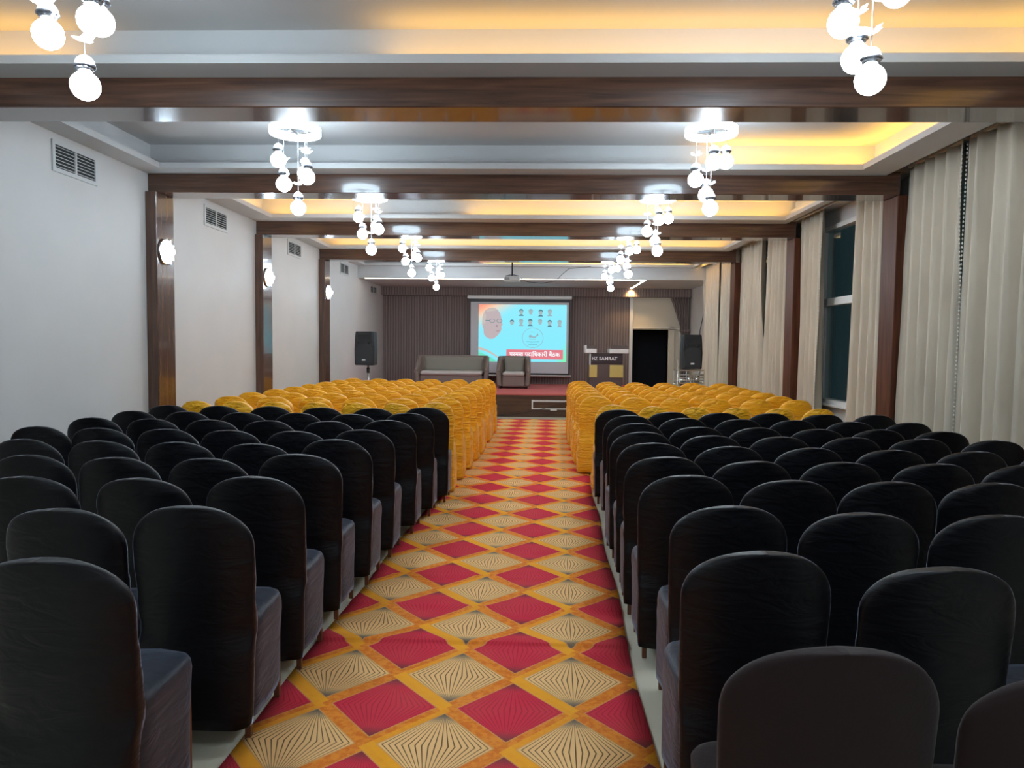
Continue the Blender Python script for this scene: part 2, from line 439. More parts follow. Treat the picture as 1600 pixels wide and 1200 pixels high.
# ------------------------------------------------------------------ wall sconces on the left posts
def sconce(y, label):
    g = thing('wall_sconce', label, 'wall lamp', (-3.998, y, 2.51), 0, 'crystal sconces on the left wooden posts')
    b = MB(); b.cyl((0, 0, 0), (.018, 0, 0), .14, n=24); obj('back_plate', b, chrome, g)
    obj('glow_panel', MB().cyl((.018, 0, 0), (.03, 0, 0), .125, n=24), ring_mat, g)
    for ring, (n, rr, xx) in enumerate(((10, .11, .04), (6, .06, .06))):
        for k in range(n):
            a = 2*PI*k/n+ring*.3
            c = Vector((xx, rr*math.cos(a), rr*math.sin(a)))
            d = Vector((.35, math.cos(a), math.sin(a))).normalized()
            t1 = Vector((0, -math.sin(a), math.cos(a)))
            vs = [c-d*.03, c+t1*.022, c+d*.035, c-t1*.022, c+Vector((.02, 0, 0)), c-Vector((.012, 0, 0))]
            obj('crystal_petal', MB().add(vs, [(0, 1, 4), (1, 2, 4), (2, 3, 4), (3, 0, 4), (1, 0, 5), (2, 1, 5), (3, 2, 5), (0, 3, 5)]), crystal, g)
    obj('bulb', MB().sphere((.075, 0, 0), .038, 14, 8), globe_mat, g)
for y, l in ((7.84, 'round crystal wall lamp on the nearest left wooden post'), (10.86, 'round crystal wall lamp on the middle left wooden post'), (14.0, 'round crystal wall lamp on the farthest left wooden post')):
    sconce(y, l)

# ------------------------------------------------------------------ chandeliers
rng = random.Random(3)
def flower(b, c, r, ph):
    for k in range(5):
        a = ph+2*PI*k/5; d = Vector((math.cos(a), math.sin(a)*.6, .45+.25*math.sin(3*a))).normalized()
        s1 = d.cross(Vector((0, 0, 1))).normalized(); up = s1.cross(d)
        p = Vector(c)
        vs = [p, p+d*r*.6+s1*r*.36, p+d*r*1.05, p+d*r*.6-s1*r*.36, p+d*r*.6+up*r*.2, p+d*r*.55-up*r*.12]
        b.add(vs, [(0, 1, 4), (1, 2, 4), (2, 3, 4), (3, 0, 4), (1, 0, 5), (2, 1, 5), (3, 2, 5), (0, 3, 5)])
def chandelier(loc, pend, label, zring=3.41, ZU=ZU):
    g = thing('chandelier', label, 'chandelier', (loc[0], loc[1], zring), 0, 'globe chandeliers hanging in two rows')
    top = ZU-zring
    obj('canopy', MB().cyl((0, 0, top-.03), (0, 0, top-.001), .10, .11, 20), chrome, g)
    b = MB(); R0 = .22; rg = []
    for k in range(33):
        a = 2*PI*k/32; c, s = math.cos(a), math.sin(a)
        rg.append([Vector((c*(R0+dx), s*(R0+dx), dz)) for dx, dz in ((-.028, -.028), (.0, -.03), (.0, .03), (-.028, .028))])
    b.loft(rg, True, False)
    obj('ring', b, ring_mat, g)
    b = MB()
    for k in range(3):
        a = 2*PI*k/3; b.cyl((.205*math.cos(a), .205*math.sin(a), .025), (.06*math.cos(a), .06*math.sin(a), top-.02), .003, n=5)
    obj('hanger', b, wire_mat, g)
    obj('cross_bar', MB().box(-.2, .2, -.012, .012, -.01, .01).box(-.012, .012, -.2, .2, -.012, .008), chrome, g)
    for i, (x, y, z) in enumerate(pend):       # z of the globe centre below the ring
        cap = obj('pendant_cap', MB().sphere((x, y, z+.094), .044, 16, 6, 0, 1, 1.1), cap_mat, g)
        obj('collar', MB().cyl((x, y, z+.062), (x, y, z+.085), .030, .046, n=16).cyl((x, y, z+.085), (x, y, z+.094), .049, .047, n=16), dark_chrome, cap)
        obj('wire', MB().cyl((x, y, z+.14), (x, y, 0), .0026, n=5), wire_mat, cap)
        b = MB(); flower(b, (x, y, z+.20), .056, i*1.3); obj('flower', b, crystal, cap)
        obj('globe', MB().sphere((x, y, z), .066, 18, 10), globe_mat, g)
PL = [(-.135, -.05, -.26), (-.07, -.10, -.48), (.06, .08, -.35), (.135, -.10, -.42), (.01, .04, -.66)]
PR = [(-.135, -.05, -.42), (.0, -.12, -.29), (.145, .06, -.24), (-.01, .10, -.52), (.0, -.03, -.66)]
where = ['nearest', 'second', 'third', 'fourth', 'farthest']
cw = ['nearest the camera', 'second from the camera', 'third from the camera', 'fourth from the camera', 'nearest the stage']
for x, l in ((-2.14, 'left'), (1.47, 'right')):  # unseen pair added overhead to brighten the near chairs and carpet
    chandelier((x, .35), PL, 'added unseen globe chandelier of the %s ceiling row, directly above the camera' % l, 3.13, T)
for i, y in enumerate((3.42, 6.52, 9.43, 12.5, 15.6)):
    chandelier((-2.14, y), PL, 'lit globe chandelier of the left ceiling row, '+cw[i])
    chandelier((1.47+.02*i, y), PR, 'lit globe chandelier of the right ceiling row, '+cw[i])

# ------------------------------------------------------------------ aisle carpet
carpet = mat('diamond_carpet', rough=.95, spec=.1)
t = carpet.node_tree; tc = t.nodes.new('ShaderNodeTexCoord'); sx = t.nodes.new('ShaderNodeSeparateXYZ')
t.links.new(tc.outputs['Object'], sx.inputs[0]); X = N(t, sx.outputs[0]); Y = N(t, sx.outputs[1])
PX, PY, OX, OY = .54, .605, .505, .32
u = (X-OX)/PX; v = (Y-OY)/PY
a = u+v; b_ = u-v
fa = a.mod(1.0)
ra = (a+.5).floor(); rb = (b_+.5).floor()
da = a-ra; db = b_-rb                     # -.5 .. .5 in each cell
par = (ra+rb).mod(2.0)                    # 0 tan, 1 red
pu = (da+db)*.5; pv = (da-db)*.5          # back to local u, v (-.5..+.5)
ed = da.abs().mx(db.abs())                # 0 centre .. .5 border line
# stripes run from the top vertex to the bottom vertex, bowing at the middle
den = (pv.abs()*-1.0+.43).mx(.012)
tt = pu/den
str_ = ((tt*9.0).mod(1.0)-.5).abs()*2.0
stripe = str_.ss(.70, .88)
vert = pv.abs().ss(.26, .41)              # greyed tips of the diamonds
mott = N(t, tex(carpet, nscale=38, detail=3))
tan_ = mix(t, stripe, (.95, .57, .25), (.16, .08, .035))
tan_ = mix(t, vert, tan_, (.16, .13, .11))
red_ = mix(t, stripe*.55, (.72, .042, .075), (.38, .018, .042))
red_ = mix(t, vert*.75, red_, (.10, .055, .06))
cell = mix(t, par, tan_, red_)
band = mix(t, mott.ss(.35, .65), (.80, .20, .025), (.92, .31, .04))
amber = (1.0, .44, .03)
# one side of each band is amber, where it borders the lower left of a tan diamond
side = (par.lt(.5))*(da.lt(-.418).mx(db.lt(-.418)*.7)) + (par.gt(.5))*(da.gt(.418)*.9)
band = mix(t, side.mn(1.0)*.9, band, amber)
line = ed.ss(.408, .416)*(ed.ss(.424, .432)*-1.0+1.0)
out = mix(t, ed.gt(.418), cell, band)
out = mix(t, line*.8, out, (.80, .36, .12))
wear = N(t, tex(carpet, nscale=3, detail=4))
out = mix(t, wear.ss(.3, .8)*.10, out, (.5, .3, .16))
t.links.new(out, t.nodes['Principled BSDF'].inputs['Base Color'])
bump(carpet, tex(carpet, nscale=240, detail=1), .25, .003)
def carpet_mesh():
    ys = sorted(set([round(.3+.12*i, 3) for i in range(0, 125)]+[3.66, 3.68, 3.69, 3.70, 3.705, 3.71, 3.715, 3.72, 3.725, 3.73, 3.74, 3.76, 3.79, 3.83, 3.87, 4.2, 4.23, 4.26, 4.29, 4.75, 4.78, 4.81, 4.84]))
    nx = 16; rg = []
    def h(x, y):
        z = .012+.002*noise.noise((x*2, y*2, 0))
        xx = x*.02
        z += .017*math.exp(-((y-3.72-xx)/(.012 if y < 3.72+xx else .10))**2)
        z += .010*math.exp(-((y-4.26-.02*math.sin(x*5))/.035)**2)+.006*math.exp(-((y-4.81)/.03)**2)
        return z
    vs, fs = [], []
    for y in ys:
        for i in range(nx+1):
            x = -.803+1.606*i/nx; e = .01*math.sin(y*3.1) if i in (0, nx) else 0
            vs.append((x+e, y, h(x, y)))
    n0 = len(vs); W = nx+1
    for y in ys:
        for i in range(W):
            x = -.803+1.606*i/nx; e = .01*math.sin(y*3.1) if i in (0, nx) else 0
            vs.append((x+e, y, .001))
    for j in range(len(ys)-1):
        for i in range(nx):
            fs.append((j*W+i, j*W+i+1, (j+1)*W+i+1, (j+1)*W+i))
        fs.append((j*W, (j+1)*W, n0+(j+1)*W, n0+j*W)); fs.append((j*W+nx, n0+j*W+nx, n0+(j+1)*W+nx, (j+1)*W+nx))
    L = (len(ys)-1)*W
    for i in range(nx): fs.append((i, n0+i, n0+i+1, i+1)); fs.append((L+i, L+i+1, n0+L+i+1, n0+L+i))
    b = MB(); b.add(vs, fs, True); return b
cp_ = obj('aisle_carpet', carpet_mesh(), carpet)
cp_.location = (-.415, 0, 0); cp_.rotation_euler = (0, 0, -.0291)
tag(cp_, 'long aisle carpet with red and tan striped diamonds in orange bands', 'carpet')

# ------------------------------------------------------------------ chairs
def superring(w_, d_, n, e):
    out = []
    for k in range(n):
        a = 2*PI*k/n; c, s = math.cos(a), math.sin(a)
        out.append((w_/2*math.copysign(abs(c)**(2/e), c), d_/2*math.copysign(abs(s)**(2/e), s)))
    return out
def folds(p, seed, yellow, topz):
    x, y, z = p
    q = Vector((x*3.0+seed*7.3, y*3.0, z*4.2+x*2.5*math.sin(seed)))
    n1 = noise.noise(q); r_ = 1-abs(noise.noise(q*1.9+Vector((5, 2, 1))))*2.2
    n2 = noise.noise(Vector((x*5+seed, y*5, z*16+x*8*math.cos(seed*2.1))))
    if yellow:
        return .008*n1+.018*max(0, r_)*(1 if z < .9 else .5)+.009*n2
    near = math.exp(-((z-.48)/.14)**2)
    return .005*n1+.006*max(0, r_)*(.25+near)+.004*n2*near
def back_cover(seed, yellow, m, soft=1.0):
    W, TT = (.446 if yellow else .458), .93
    hem = .015 if yellow else .09
    ZR = .772; HR = .935-ZR
    zs = [hem+(ZR-hem)*i/16 for i in range(17)]+[ZR+HR*math.sin(PI/2*i/13) for i in range(1, 14)]
    rg = []; n = 36
    for z in zs:
        wz = W - .022*math.exp(-((z-.45)/.2)**2) + (.02*max(0, (.35-z)/.35) if yellow else -.03*max(0, (.4-z)/.4))
        th = .055 + .03*max(0, (.6-z)/.6) + (.02 if yellow and z < .4 else 0)
        if z > ZR:
            s = min((z-ZR)/HR, 1.0)
            wz *= max(1-s**2.1, 0.0)**(1/2.4) * .95 + .05
            th *= 1-.18*s**3
        lean = .055-.06*((z-.45)/.48) if z > .45 else .055-.02*(.45-z)/.45
        ring = []
        for (x, y) in superring(wz, th, n, 3.6):
            bow = .045*(2*x/W)**2*(1 if z > .4 else .4)
            p = Vector((x, y+lean+bow, z))
            d = folds(p, seed, yellow, TT)*soft
            side = 1 if y > 0 else -1
            p.y += side*d
            p.x += math.copysign(1, x)*d*.5*min(1, abs(x)/(W*.4))
            if yellow and z < .45:
                p.y += side*.010*math.sin(x*34+seed*3)*(.45-z)/.45
            if z > .86: p.z += .006*noise.noise(Vector((x*6, seed*3.1, 0)))
            if z <= hem+.001: p.z += .012*noise.noise(Vector((x*9, seed, y*9)))
            ring.append(p)
        rg.append(ring)
    top = rg[-1]; cx = sum((p for p in top), Vector())/len(top)
    rg.append([cx+(p-cx)*.90+Vector((0, 0, .0006)) for p in top]); rg.append([cx+(p-cx)*.5+Vector((0, 0, .0008)) for p in top])
    b = MB(); b.loft(rg, True, True); return b.mesh('back_cover', m)
def seat_cover(seed, yellow, m):
    hem = .012 if yellow else .085
    zs = [hem+(.43-hem)*i/12 for i in range(13)]
    rings = [(z, 1.0) for z in zs]+[(.455, .99), (.470, .96), (.480, .88), (.486, .70), (.488, .4), (.489, .08)]
    rg = []; n = 48
    for z, k in rings:
        W, D = (.422 if yellow else .42), .41
        fl = (.022 if yellow else -.012)*max(0, (.43-z)/.43)
        ring = []
        for i, (x, y) in enumerate(superring((W+fl)*k, (D+fl)*k, n, 5.0)):
            p = Vector((x, y+.29, z)); out = Vector((x, y, 0)).normalized()
            d = folds(p, seed+11, yellow, 1)
            if yellow:
                a = math.atan2(y, x)
                d += (.014*math.sin(a*13+seed)+.010*math.sin(a*23+seed*2))*max(0, (.46-z)/.46)**.6
                d += .016*max(0, noise.noise(Vector((a*3, seed, z*9))))*math.exp(-((z-.42)/.09)**2)*2
            else:
                d += .005*math.sin(math.atan2(y, x)*7+seed)*max(0, (.46-z)/.46)
            if k > .9: p += out*d
            elif k < .9: p.z += d*.6
            if z <= hem+.001: p.z += .012*noise.noise(Vector((x*7, seed+4, y*7)))
            ring.append(p)
        rg.append(ring)
    b = MB(); b.loft(rg, True, True); return b.mesh('seat_cover', m)
leg_me = MB().box(-.011, .011, -.011, .011, 0, .42).mesh('leg', leg_mat)
protos = {'black': [], 'yellow': [], 'near': []}
def chair_proto(kind, seed, soft=1.0):
    yl = kind == 'yellow'; m = {'yellow': yel_cloth, 'black': blk_cloth, 'near': near_cloth}[kind]
    kids = [('back_cover', back_cover(seed, yl, m, soft), (0, 0, 0)), ('seat_cover', seat_cover(seed, yl, lit_seat_cloth if kind == 'black' else m), (0, 0, 0))]
    if not yl:
        for x in (-.175, .175):
            for y in (.13, .46): kids.append(('leg', leg_me, (x, y, 0)))
    return kids
for s in range(5): protos['black'].append(chair_proto('black', s*1.37+.4, 1.0 if s < 3 else 1.8))
for s in range(6): protos['yellow'].append(chair_proto('yellow', s*1.91+.7, .7 if s < 2 else 1.25))
protos['near'].append(chair_proto('near', 9.1, .4))
crng = random.Random(11)
def put_chair(kind, x, y, label, group, rz=None, var=None, sc=1.0, z=0):
    kids = crng.choice(protos[kind]) if var is None else protos[kind][var]
    r_ = bpy.data.objects.new('banquet_chair', None); COL.objects.link(r_)
    r_.empty_display_size = .1
    r_.location = (x, y, z); r_.rotation_euler = (0, 0, crng.uniform(-.028, .028) if rz is None else rz)
    r_.scale = (sc, 1, 1)
    for nm, me, l in kids:
        o = bpy.data.objects.new(nm, me); COL.objects.link(o); o.parent = r_; o.location = l
    tag(r_, label, 'chair', group)
ordn = ['first', 'second', 'third', 'fourth', 'fifth', 'sixth', 'seventh', 'eighth', 'ninth', 'tenth']
# right block, black rows counted from the yellow chairs towards the camera: (y at the carpet, x of first, pitch, count, dy per seat)
RB = [(7.00, .80, .471, 6, -.02), (6.40, .83, .462, 6, -.03), (5.74, .80, .458, 6, -.02), (5.18, .76, .480, 6, -.01), (4.62, .745, .487, 6, -.02),
      (4.04, .72, .487, 5, .0), (3.46, .725, .474, 5, .0), (2.80, .755, .495, 4, .0), (2.17, .68, .50, 3, -.06), (1.48, .625, .475, 2, -.05)]
LB = [(6.95, -1.06, .50, 6, .01), (6.36, -1.11, .49, 6, .0), (5.75, -1.17, .475, 6, .0), (5.07, -1.22, .47, 6, .01), (4.42, -1.235, .49, 5, .01),
      (3.83, -1.27, .485, 4, .0), (3.24, -1.27, .53, 3, .0), (2.63, -1.28, .485, 2, .0), (1.97, -1.37, .485, 1, .0)]
for side, rows, sg in (('right', RB, 1), ('left', LB, -1)):
    for i, (y, x, p, n, dy) in enumerate(rows):
        for k in range(n):
            near = side == 'right' and i == 9
            lab = 'black chair %s of carpet, %s black row from yellow chairs, %s seat from carpet' % (side, ordn[i], ordn[k])
            if near: lab = ['dull charcoal covered chair nearest the camera, beside the carpet', 'dull charcoal covered chair in the bottom right corner of the photo'][k]
            put_chair('near' if near else 'black', x+sg*p*k+crng.uniform(-.008, .008), y+dy*k+crng.uniform(-.012, .012), lab,
                      'black covered chairs %s of the carpet' % side, z=(.030 if side == 'left' and 3.5 < y < 4.6 else .014) if k == 0 else 0)
# yellow rows, counted from the stage
RY = [(12.5, .74, .475), (11.9, .74, .475), (11.3, .74, .475), (10.7, .74, .475), (10.05, .73, .475), (9.4, .73, .475), (8.78, .73, .474), (7.55, .80, .420)]
LY = [(12.8, -.90, .462), (12.15, -.93, .47), (11.5, -.93, .475), (10.85, -.95, .48), (10.2, -.95, .485), (9.6, -.97, .49), (8.95, -1.0, .50), (8.25, -1.03, .49), (7.54, -1.02, .42)]
for side, rows, sg in (('right', RY, 1), ('left', LY, -1)):
    for i, (y, x, p) in enumerate(rows):
        n = 7 if (side == 'left' and i == 8) else 6
        for k in range(n):
            put_chair('yellow', x+sg*p*k+crng.uniform(-.004, .004), y+crng.uniform(-.02, .02),
                      'yellow chair %s of carpet, %s yellow row from stage, %s seat from carpet' % (side, ordn[i], ordn[k]),
                      'yellow covered chairs %s of the carpet' % side, z=.013 if k == 0 else 0, sc=.80 if p < .45 else .925,
                      var=(crng.choice((0, 1)) if side == 'right' and i > 5 else None))

# ------------------------------------------------------------------ curtains on the right
def curtain(y0, y1, x, label, nf, trim=None, seed=0, sweep=0, z1=3.40, z0=.02):
    g = thing('curtain', label, 'curtain', (x, (y0+y1)/2, 0), 0, 'taupe curtains along the right wall')
    L = y1-y0; n = int(nf*10); nz = 16; t_ = .006
    ph = [seed*2.1+noise.noise(Vector((seed, k*.37, 0)))*2 for k in range(nf+2)]
    def P(s, z):
        h = (z-z0)/(z1-z0)
        q = s*nf + .35*noise.noise(Vector((s*nf*.7, seed*5.0, 0))) + .18*noise.noise(Vector((s*3, h*1.5, seed)))
        amp = .088*(.55+.45*(1-h)) * (1+.8*noise.noise(Vector((s*nf*.9, seed, 2.0))))
        X = -amp*math.sin(q*2*PI)-.35*amp*math.sin(q*4*PI+1)
        sc = 1+.05*math.sin(h*PI)
        Y = -L/2+L*s + .022*math.cos(q*2*PI)*.8 + sweep*(1-h)**1.5*(s-.5)
        return Vector((X, Y, z))
    front = [[P(i/n, z0+(z1-z0)*j/nz) for i in range(n+1)] for j in range(nz+1)]
    b = MB()
    b.loft([[p for p in row]+[p+Vector((t_, 0, 0)) for p in reversed(row)] for row in front], True, True)
    obj('drape', b, curtain_mat, g)
    if trim is not None:
        for tr in (trim if isinstance(trim, tuple) else (trim,)):
            b = MB()
            for k in range(90):
                z = z0+.02+(z1-z0-.04)*k/90; p = P(tr, z)
                yy = p.y+(-.012 if tr == 0 else .012)
                r0 = .013
                b.add([(p.x-.016, yy, z), (p.x-.008, yy-r0, z), (p.x-.008, yy, z+r0*1.1), (p.x-.008, yy+r0, z), (p.x-.008, yy, z-r0*1.1), (p.x+.004, yy, z)],
                      [(0, 1, 2), (0, 2, 3), (0, 3, 4), (0, 4, 1), (5, 2, 1), (5, 3, 2), (5, 4, 3), (5, 1, 4)])
            tb = obj('beaded_trim', b, bead_mat, g); tb['label'] = 'beaded pale edge trim'
    rl = obj('heading', MB().box(-.02, .012, -L/2, L/2, z1-.01, z1+.015), curtain_mat, g)
    return g
curtain(2.3, 3.56, 3.84, 'taupe curtain in the bay beside the camera, near half', 6, None, 21)
curtain(3.6, 4.9, 3.84, 'taupe curtain in the bay beside the camera, far half', 6, None, 22)
curtain(5.35, 6.64, 3.78, 'taupe curtain at the right edge of the photo', 6, 1, 1)
curtain(6.70, 7.71, 3.775, 'taupe curtain just right of the nearest right wooden post', 5, 0, 2)
curtain(8.13, 9.10, 3.83, 'taupe curtain with beaded edge just left of the nearest right post', 5, 0, 3, sweep=.10)
curtain(10.02, 10.74, 3.80, 'taupe curtain gathered left of the dark window gap', 4, 0, 4, sweep=.12)
curtain(11.3, 12.5, 3.84, 'taupe curtain beyond the second right post, near half', 6, 0, 5, sweep=.04)
curtain(12.62, 13.86, 3.82, 'taupe curtain beyond the second right post, far half', 6, None, 6)
curtain(14.28, 15.6, 3.84, 'taupe curtain behind the right loudspeaker, near half', 6, None, 7)
curtain(15.65, 17.0, 3.84, 'taupe curtain nearest the stage beside the right loudspeaker', 6, None, 8)
for i, (a, c) in enumerate([(2.2, 4.93), (5.3, 7.72), (8.09, 10.74), (11.1, 13.89), (14.24, 17.1)]):
    struct('trim_%d' % (20+i), MB().cyl((3.83, a, 3.427), (3.83, c, 3.427), .008, n=8), steel)
# tied back brown curtain over the doorway
g = thing('door_curtain', 'brown striped curtain tied back beside the dark doorway', 'curtain', (3.78, YB-.12, 0))
rg = []
for j in range(13):
    z = 2.84-(2.84-.5)*j/12; s = min(1, (2.84-z)/.86)
    w0 = -.27+.30*s**.9; w1 = .25
    row = []
    for i in range(41):
        q = i/40; row.append(Vector((w0+(w1-w0)*q, .022*math.sin(q*2*PI*7+.6), z)))
    rg.append(row+[p+Vector((0, .008, 0)) for p in reversed(row)])
b = MB(); b.loft(rg, True, True); obj('drape', b, ribbed, g)
obj('tie_band', MB().bbox(.0, .27, -.045, .045, 1.93, 1.99, .01), ribbed, g)
# ------------------------------------------------------------------ projection screen
sc_ = thing('projection_screen', 'pull-down projection screen with black edges on the brown stage wall', 'screen', (-.42, YB-.30, 0))
obj('housing', MB().bbox(-1.40, 1.35, -.06, .06, 2.74, 2.83, .02), alu_white, sc_)
b = MB(); b.box(-1.33, 1.31, -.003, .003, .76, 2.74)
obj('black_border', b, black_plastic, sc_)
obj('screen_cloth', MB().box(-1.31, 1.27, -.006, -.0035, .80, 2.66), screen_mat, sc_)
obj('bottom_bar', MB().cyl((-1.35, 0, .735), (1.35, 0, .735), .022, n=10), alu_white, sc_)

slide = bpy.data.materials.new('projected_slide'); slide.use_nodes = True
t = slide.node_tree; t.nodes.remove(t.nodes['Principled BSDF'])
em = t.nodes.new('ShaderNodeEmission'); t.links.new(em.outputs[0], t.nodes['Material Output'].inputs[0])
em.inputs['Strength'].default_value = .56
tc = t.nodes.new('ShaderNodeTexCoord'); sx = t.nodes.new('ShaderNodeSeparateXYZ')
t.links.new(tc.outputs['Object'], sx.inputs[0]); X = N(t, sx.outputs[0]); Z = N(t, sx.outputs[2])
# slide spans x -1.10..1.215, z 1.10..2.60
cxy = (.24, .78, .93)
o = mix(t, (Z*.35+.0).ss(.5, .95)*.25, cxy, (.35, .86, .95))
dl = ((X+1.1)*.95+(Z-2.6)*-1.6)                      # distance from the top left corner
o = mix(t, dl.ss(.25, 1.15)*-1.0+1.0, o, (.95, .62, .40))
o = mix(t, dl.ss(.0, .6)*-1.0+1.0, o, (.90, .30, .22))
dr_ = ((X-1.215)*-1.4+(Z-1.1)*.75)
o = mix(t, dr_.ss(.0, .55)*-1.0+1.0, o, (.22, .85, .42))
bl = ((X+1.1)*1.0+(Z-1.1)*1.6)
o = mix(t, bl.ss(.25, .62)*-1.0+1.0, o, (.16, .78, .52))
t.links.new(o, em.inputs[0])
def flat(name, c, s=.56):
    m = bpy.data.materials.new(name); m.use_nodes = True; t = m.node_tree
    t.nodes.remove(t.nodes['Principled BSDF']); e = t.nodes.new('ShaderNodeEmission')
    e.inputs[0].default_value = c+(1,); e.inputs[1].default_value = s
    t.links.new(e.outputs[0], t.nodes['Material Output'].inputs[0]); return m
sl_skin = flat('slide_skin', (.50, .42, .44)); sl_grey = flat('slide_grey', (.30, .42, .46)); sl_dark = flat('slide_dark', (.10, .22, .27))
sl_hair = flat('slide_pale_hair', (.55, .50, .46)); sl_red = flat('slide_red', (.72, .20, .24)); sl_wh = flat('slide_white', (.92, .95, .98)); sl_swoosh = flat('slide_swoosh', (.55, .50, .46))
sl_green = flat('slide_green', (.15, .70, .50)); sl_face = flat('slide_small_face', (.36, .47, .50))
im = obj('projected_image', MB().box(-1.10, 1.215, -.0085, -.0062, 1.10, 2.60), slide, sc_)
def disc(b, cx, cz, rx, rz, y=-.0105, n=24, a0=0):
    vs = [(cx+rx*math.cos(a0+2*PI*k/n), y, cz+rz*math.sin(a0+2*PI*k/n)) for k in range(n)]
    vs += [(x, -.0088, z) for x, _, z in vs]
    b.add(vs, [tuple(range(n))]+[(k, (k+1) % n, n+(k+1) % n, n+k) for k in range(n)])
    return b
# big portrait on the left of the slide: a plain bald elderly head with spectacles
def poly(b, pts, y):
    n = len(pts); vs = [(x, y, z) for x, z in pts]+[(x, -.0088, z) for x, z in pts]
    b.add(vs, [tuple(range(n))]+[(k, (k+1) % n, n+(k+1) % n, n+k) for k in range(n)])
    return b
head = [(-1.0, 2.20), (-.98, 2.34), (-.92, 2.44), (-.82, 2.50), (-.70, 2.51), (-.60, 2.46), (-.53, 2.36), (-.50, 2.24), (-.49, 2.14), (-.46, 2.06), (-.50, 2.03), (-.49, 1.96), (-.52, 1.88), (-.60, 1.78), (-.70, 1.70), (-.80, 1.69), (-.90, 1.74), (-.96, 1.82), (-.97, 1.95), (-1.0, 2.05)]
pf = obj('portrait', poly(MB(), head, -.0105), sl_skin, im)
b = MB(); poly(b, [(-1.01, 2.05), (-1.0, 2.26), (-.95, 2.42), (-.90, 2.30), (-.92, 2.12)], -.0115); poly(b, [(-.92, 2.40), (-.82, 2.48), (-.70, 2.49), (-.62, 2.44), (-.75, 2.42)], -.0112)
obj('hair', b, sl_hair, pf)
b = MB()
for cx in (-.74, -.55):
    for k in range(14):
        a, c = 2*PI*k/14, 2*PI*(k+1)/14
        poly(b, [(cx+.075*math.cos(a), 2.17+.05*math.sin(a)), (cx+.075*math.cos(c), 2.17+.05*math.sin(c)), (cx+.063*math.cos(c), 2.17+.04*math.sin(c)), (cx+.063*math.cos(a), 2.17+.04*math.sin(a))], -.0118)
poly(b, [(-.92, 2.19), (-.81, 2.185), (-.81, 2.17), (-.92, 2.175)], -.0118)
obj('spectacles', b, sl_dark, pf)
b = MB(); poly(b, [(-.66, 1.90), (-.56, 1.925), (-.53, 1.91), (-.60, 1.885)], -.0118); poly(b, [(-.62, 2.08), (-.585, 2.02), (-.62, 2.0), (-.65, 2.02)], -.0118)
obj('mouth_and_nose', b, flat('slide_lips', (.38, .28, .30)), pf)
# rows of small portraits
spots = [(.02, 2.40), (.27, 2.40), (.53, 2.39), (.77, 2.40), (-.22, 2.12), (.02, 2.14), (.26, 2.14), (.52, 2.14), (.77, 2.12), (1.03, 2.12)]
for i, (x, z) in enumerate(spots):
    p = obj('small_portrait', disc(MB(), x, z, .048, .062), sl_face, im)
    b = MB(); poly(b, [(x-.055, z+.01), (x-.052, z+.06), (x-.02, z+.085), (x+.025, z+.085), (x+.054, z+.055), (x+.055, z+.01), (x+.03, z+.045), (x-.03, z+.045)], -.0112)
    if i % 3 != 1: poly(b, [(x-.07, z-.10), (x-.03, z-.055), (x+.03, z-.055), (x+.07, z-.10)], -.010)
    obj('hair_and_collar', b, sl_dark if i % 2 == 0 else sl_grey, p)
# round emblem
b = MB(); n = 40; cx, cz = .33, 1.73
for k in range(n):
    a, c = 2*PI*k/n, 2*PI*(k+1)/n
    poly(b, [(cx+.28*math.cos(a), cz+.265*math.sin(a)), (cx+.28*math.cos(c), cz+.265*math.sin(c)), (cx+.268*math.cos(c), cz+.253*math.sin(c)), (cx+.268*math.cos(a), cz+.253*math.sin(a))], -.0105)
obj('emblem_ring', b, sl_grey, im)
b = MB(); disc(b, cx-.06, cz+.04, .045, .035); disc(b, cx+.03, cz+.02, .06, .02); poly(b, [(cx+.06, cz+.02), (cx+.15, cz+.06), (cx+.13, cz+.13), (cx+.10, cz+.08)], -.0105)
poly(b, [(cx-.12, cz+.15), (cx-.02, cz+.165), (cx+.08, cz+.13), (cx-.02, cz+.155)], -.0105)
poly(b, [(cx-.10, cz-.03), (cx+.08, cz-.035), (cx+.08, cz-.045), (cx-.10, cz-.04)], -.0105)
obj('emblem_motif', b, sl_grey, im)
# swooshes bottom left, banner
sw = []
for k in range(15):
    s = k/14; sw.append((-1.10+.58*s, 1.48-.10*s-.20*s*s))
b = MB(); poly(b, sw+[(x, z-.07+.03*((x+1.1)/.6)) for x, z in reversed(sw)], -.0105); obj('swoosh', b, sl_swoosh, im)
b = MB(); sw2 = [(x, z-.15) for x, z in sw[:12]]; poly(b, sw2+[(-.66, 1.105), (-1.10, 1.105)], -.0100); obj('green_corner', b, sl_green, im)
bn = obj('banner', MB().box(-.36, 1.13, -.0115, -.0088, 1.17, 1.42), sl_red, im)

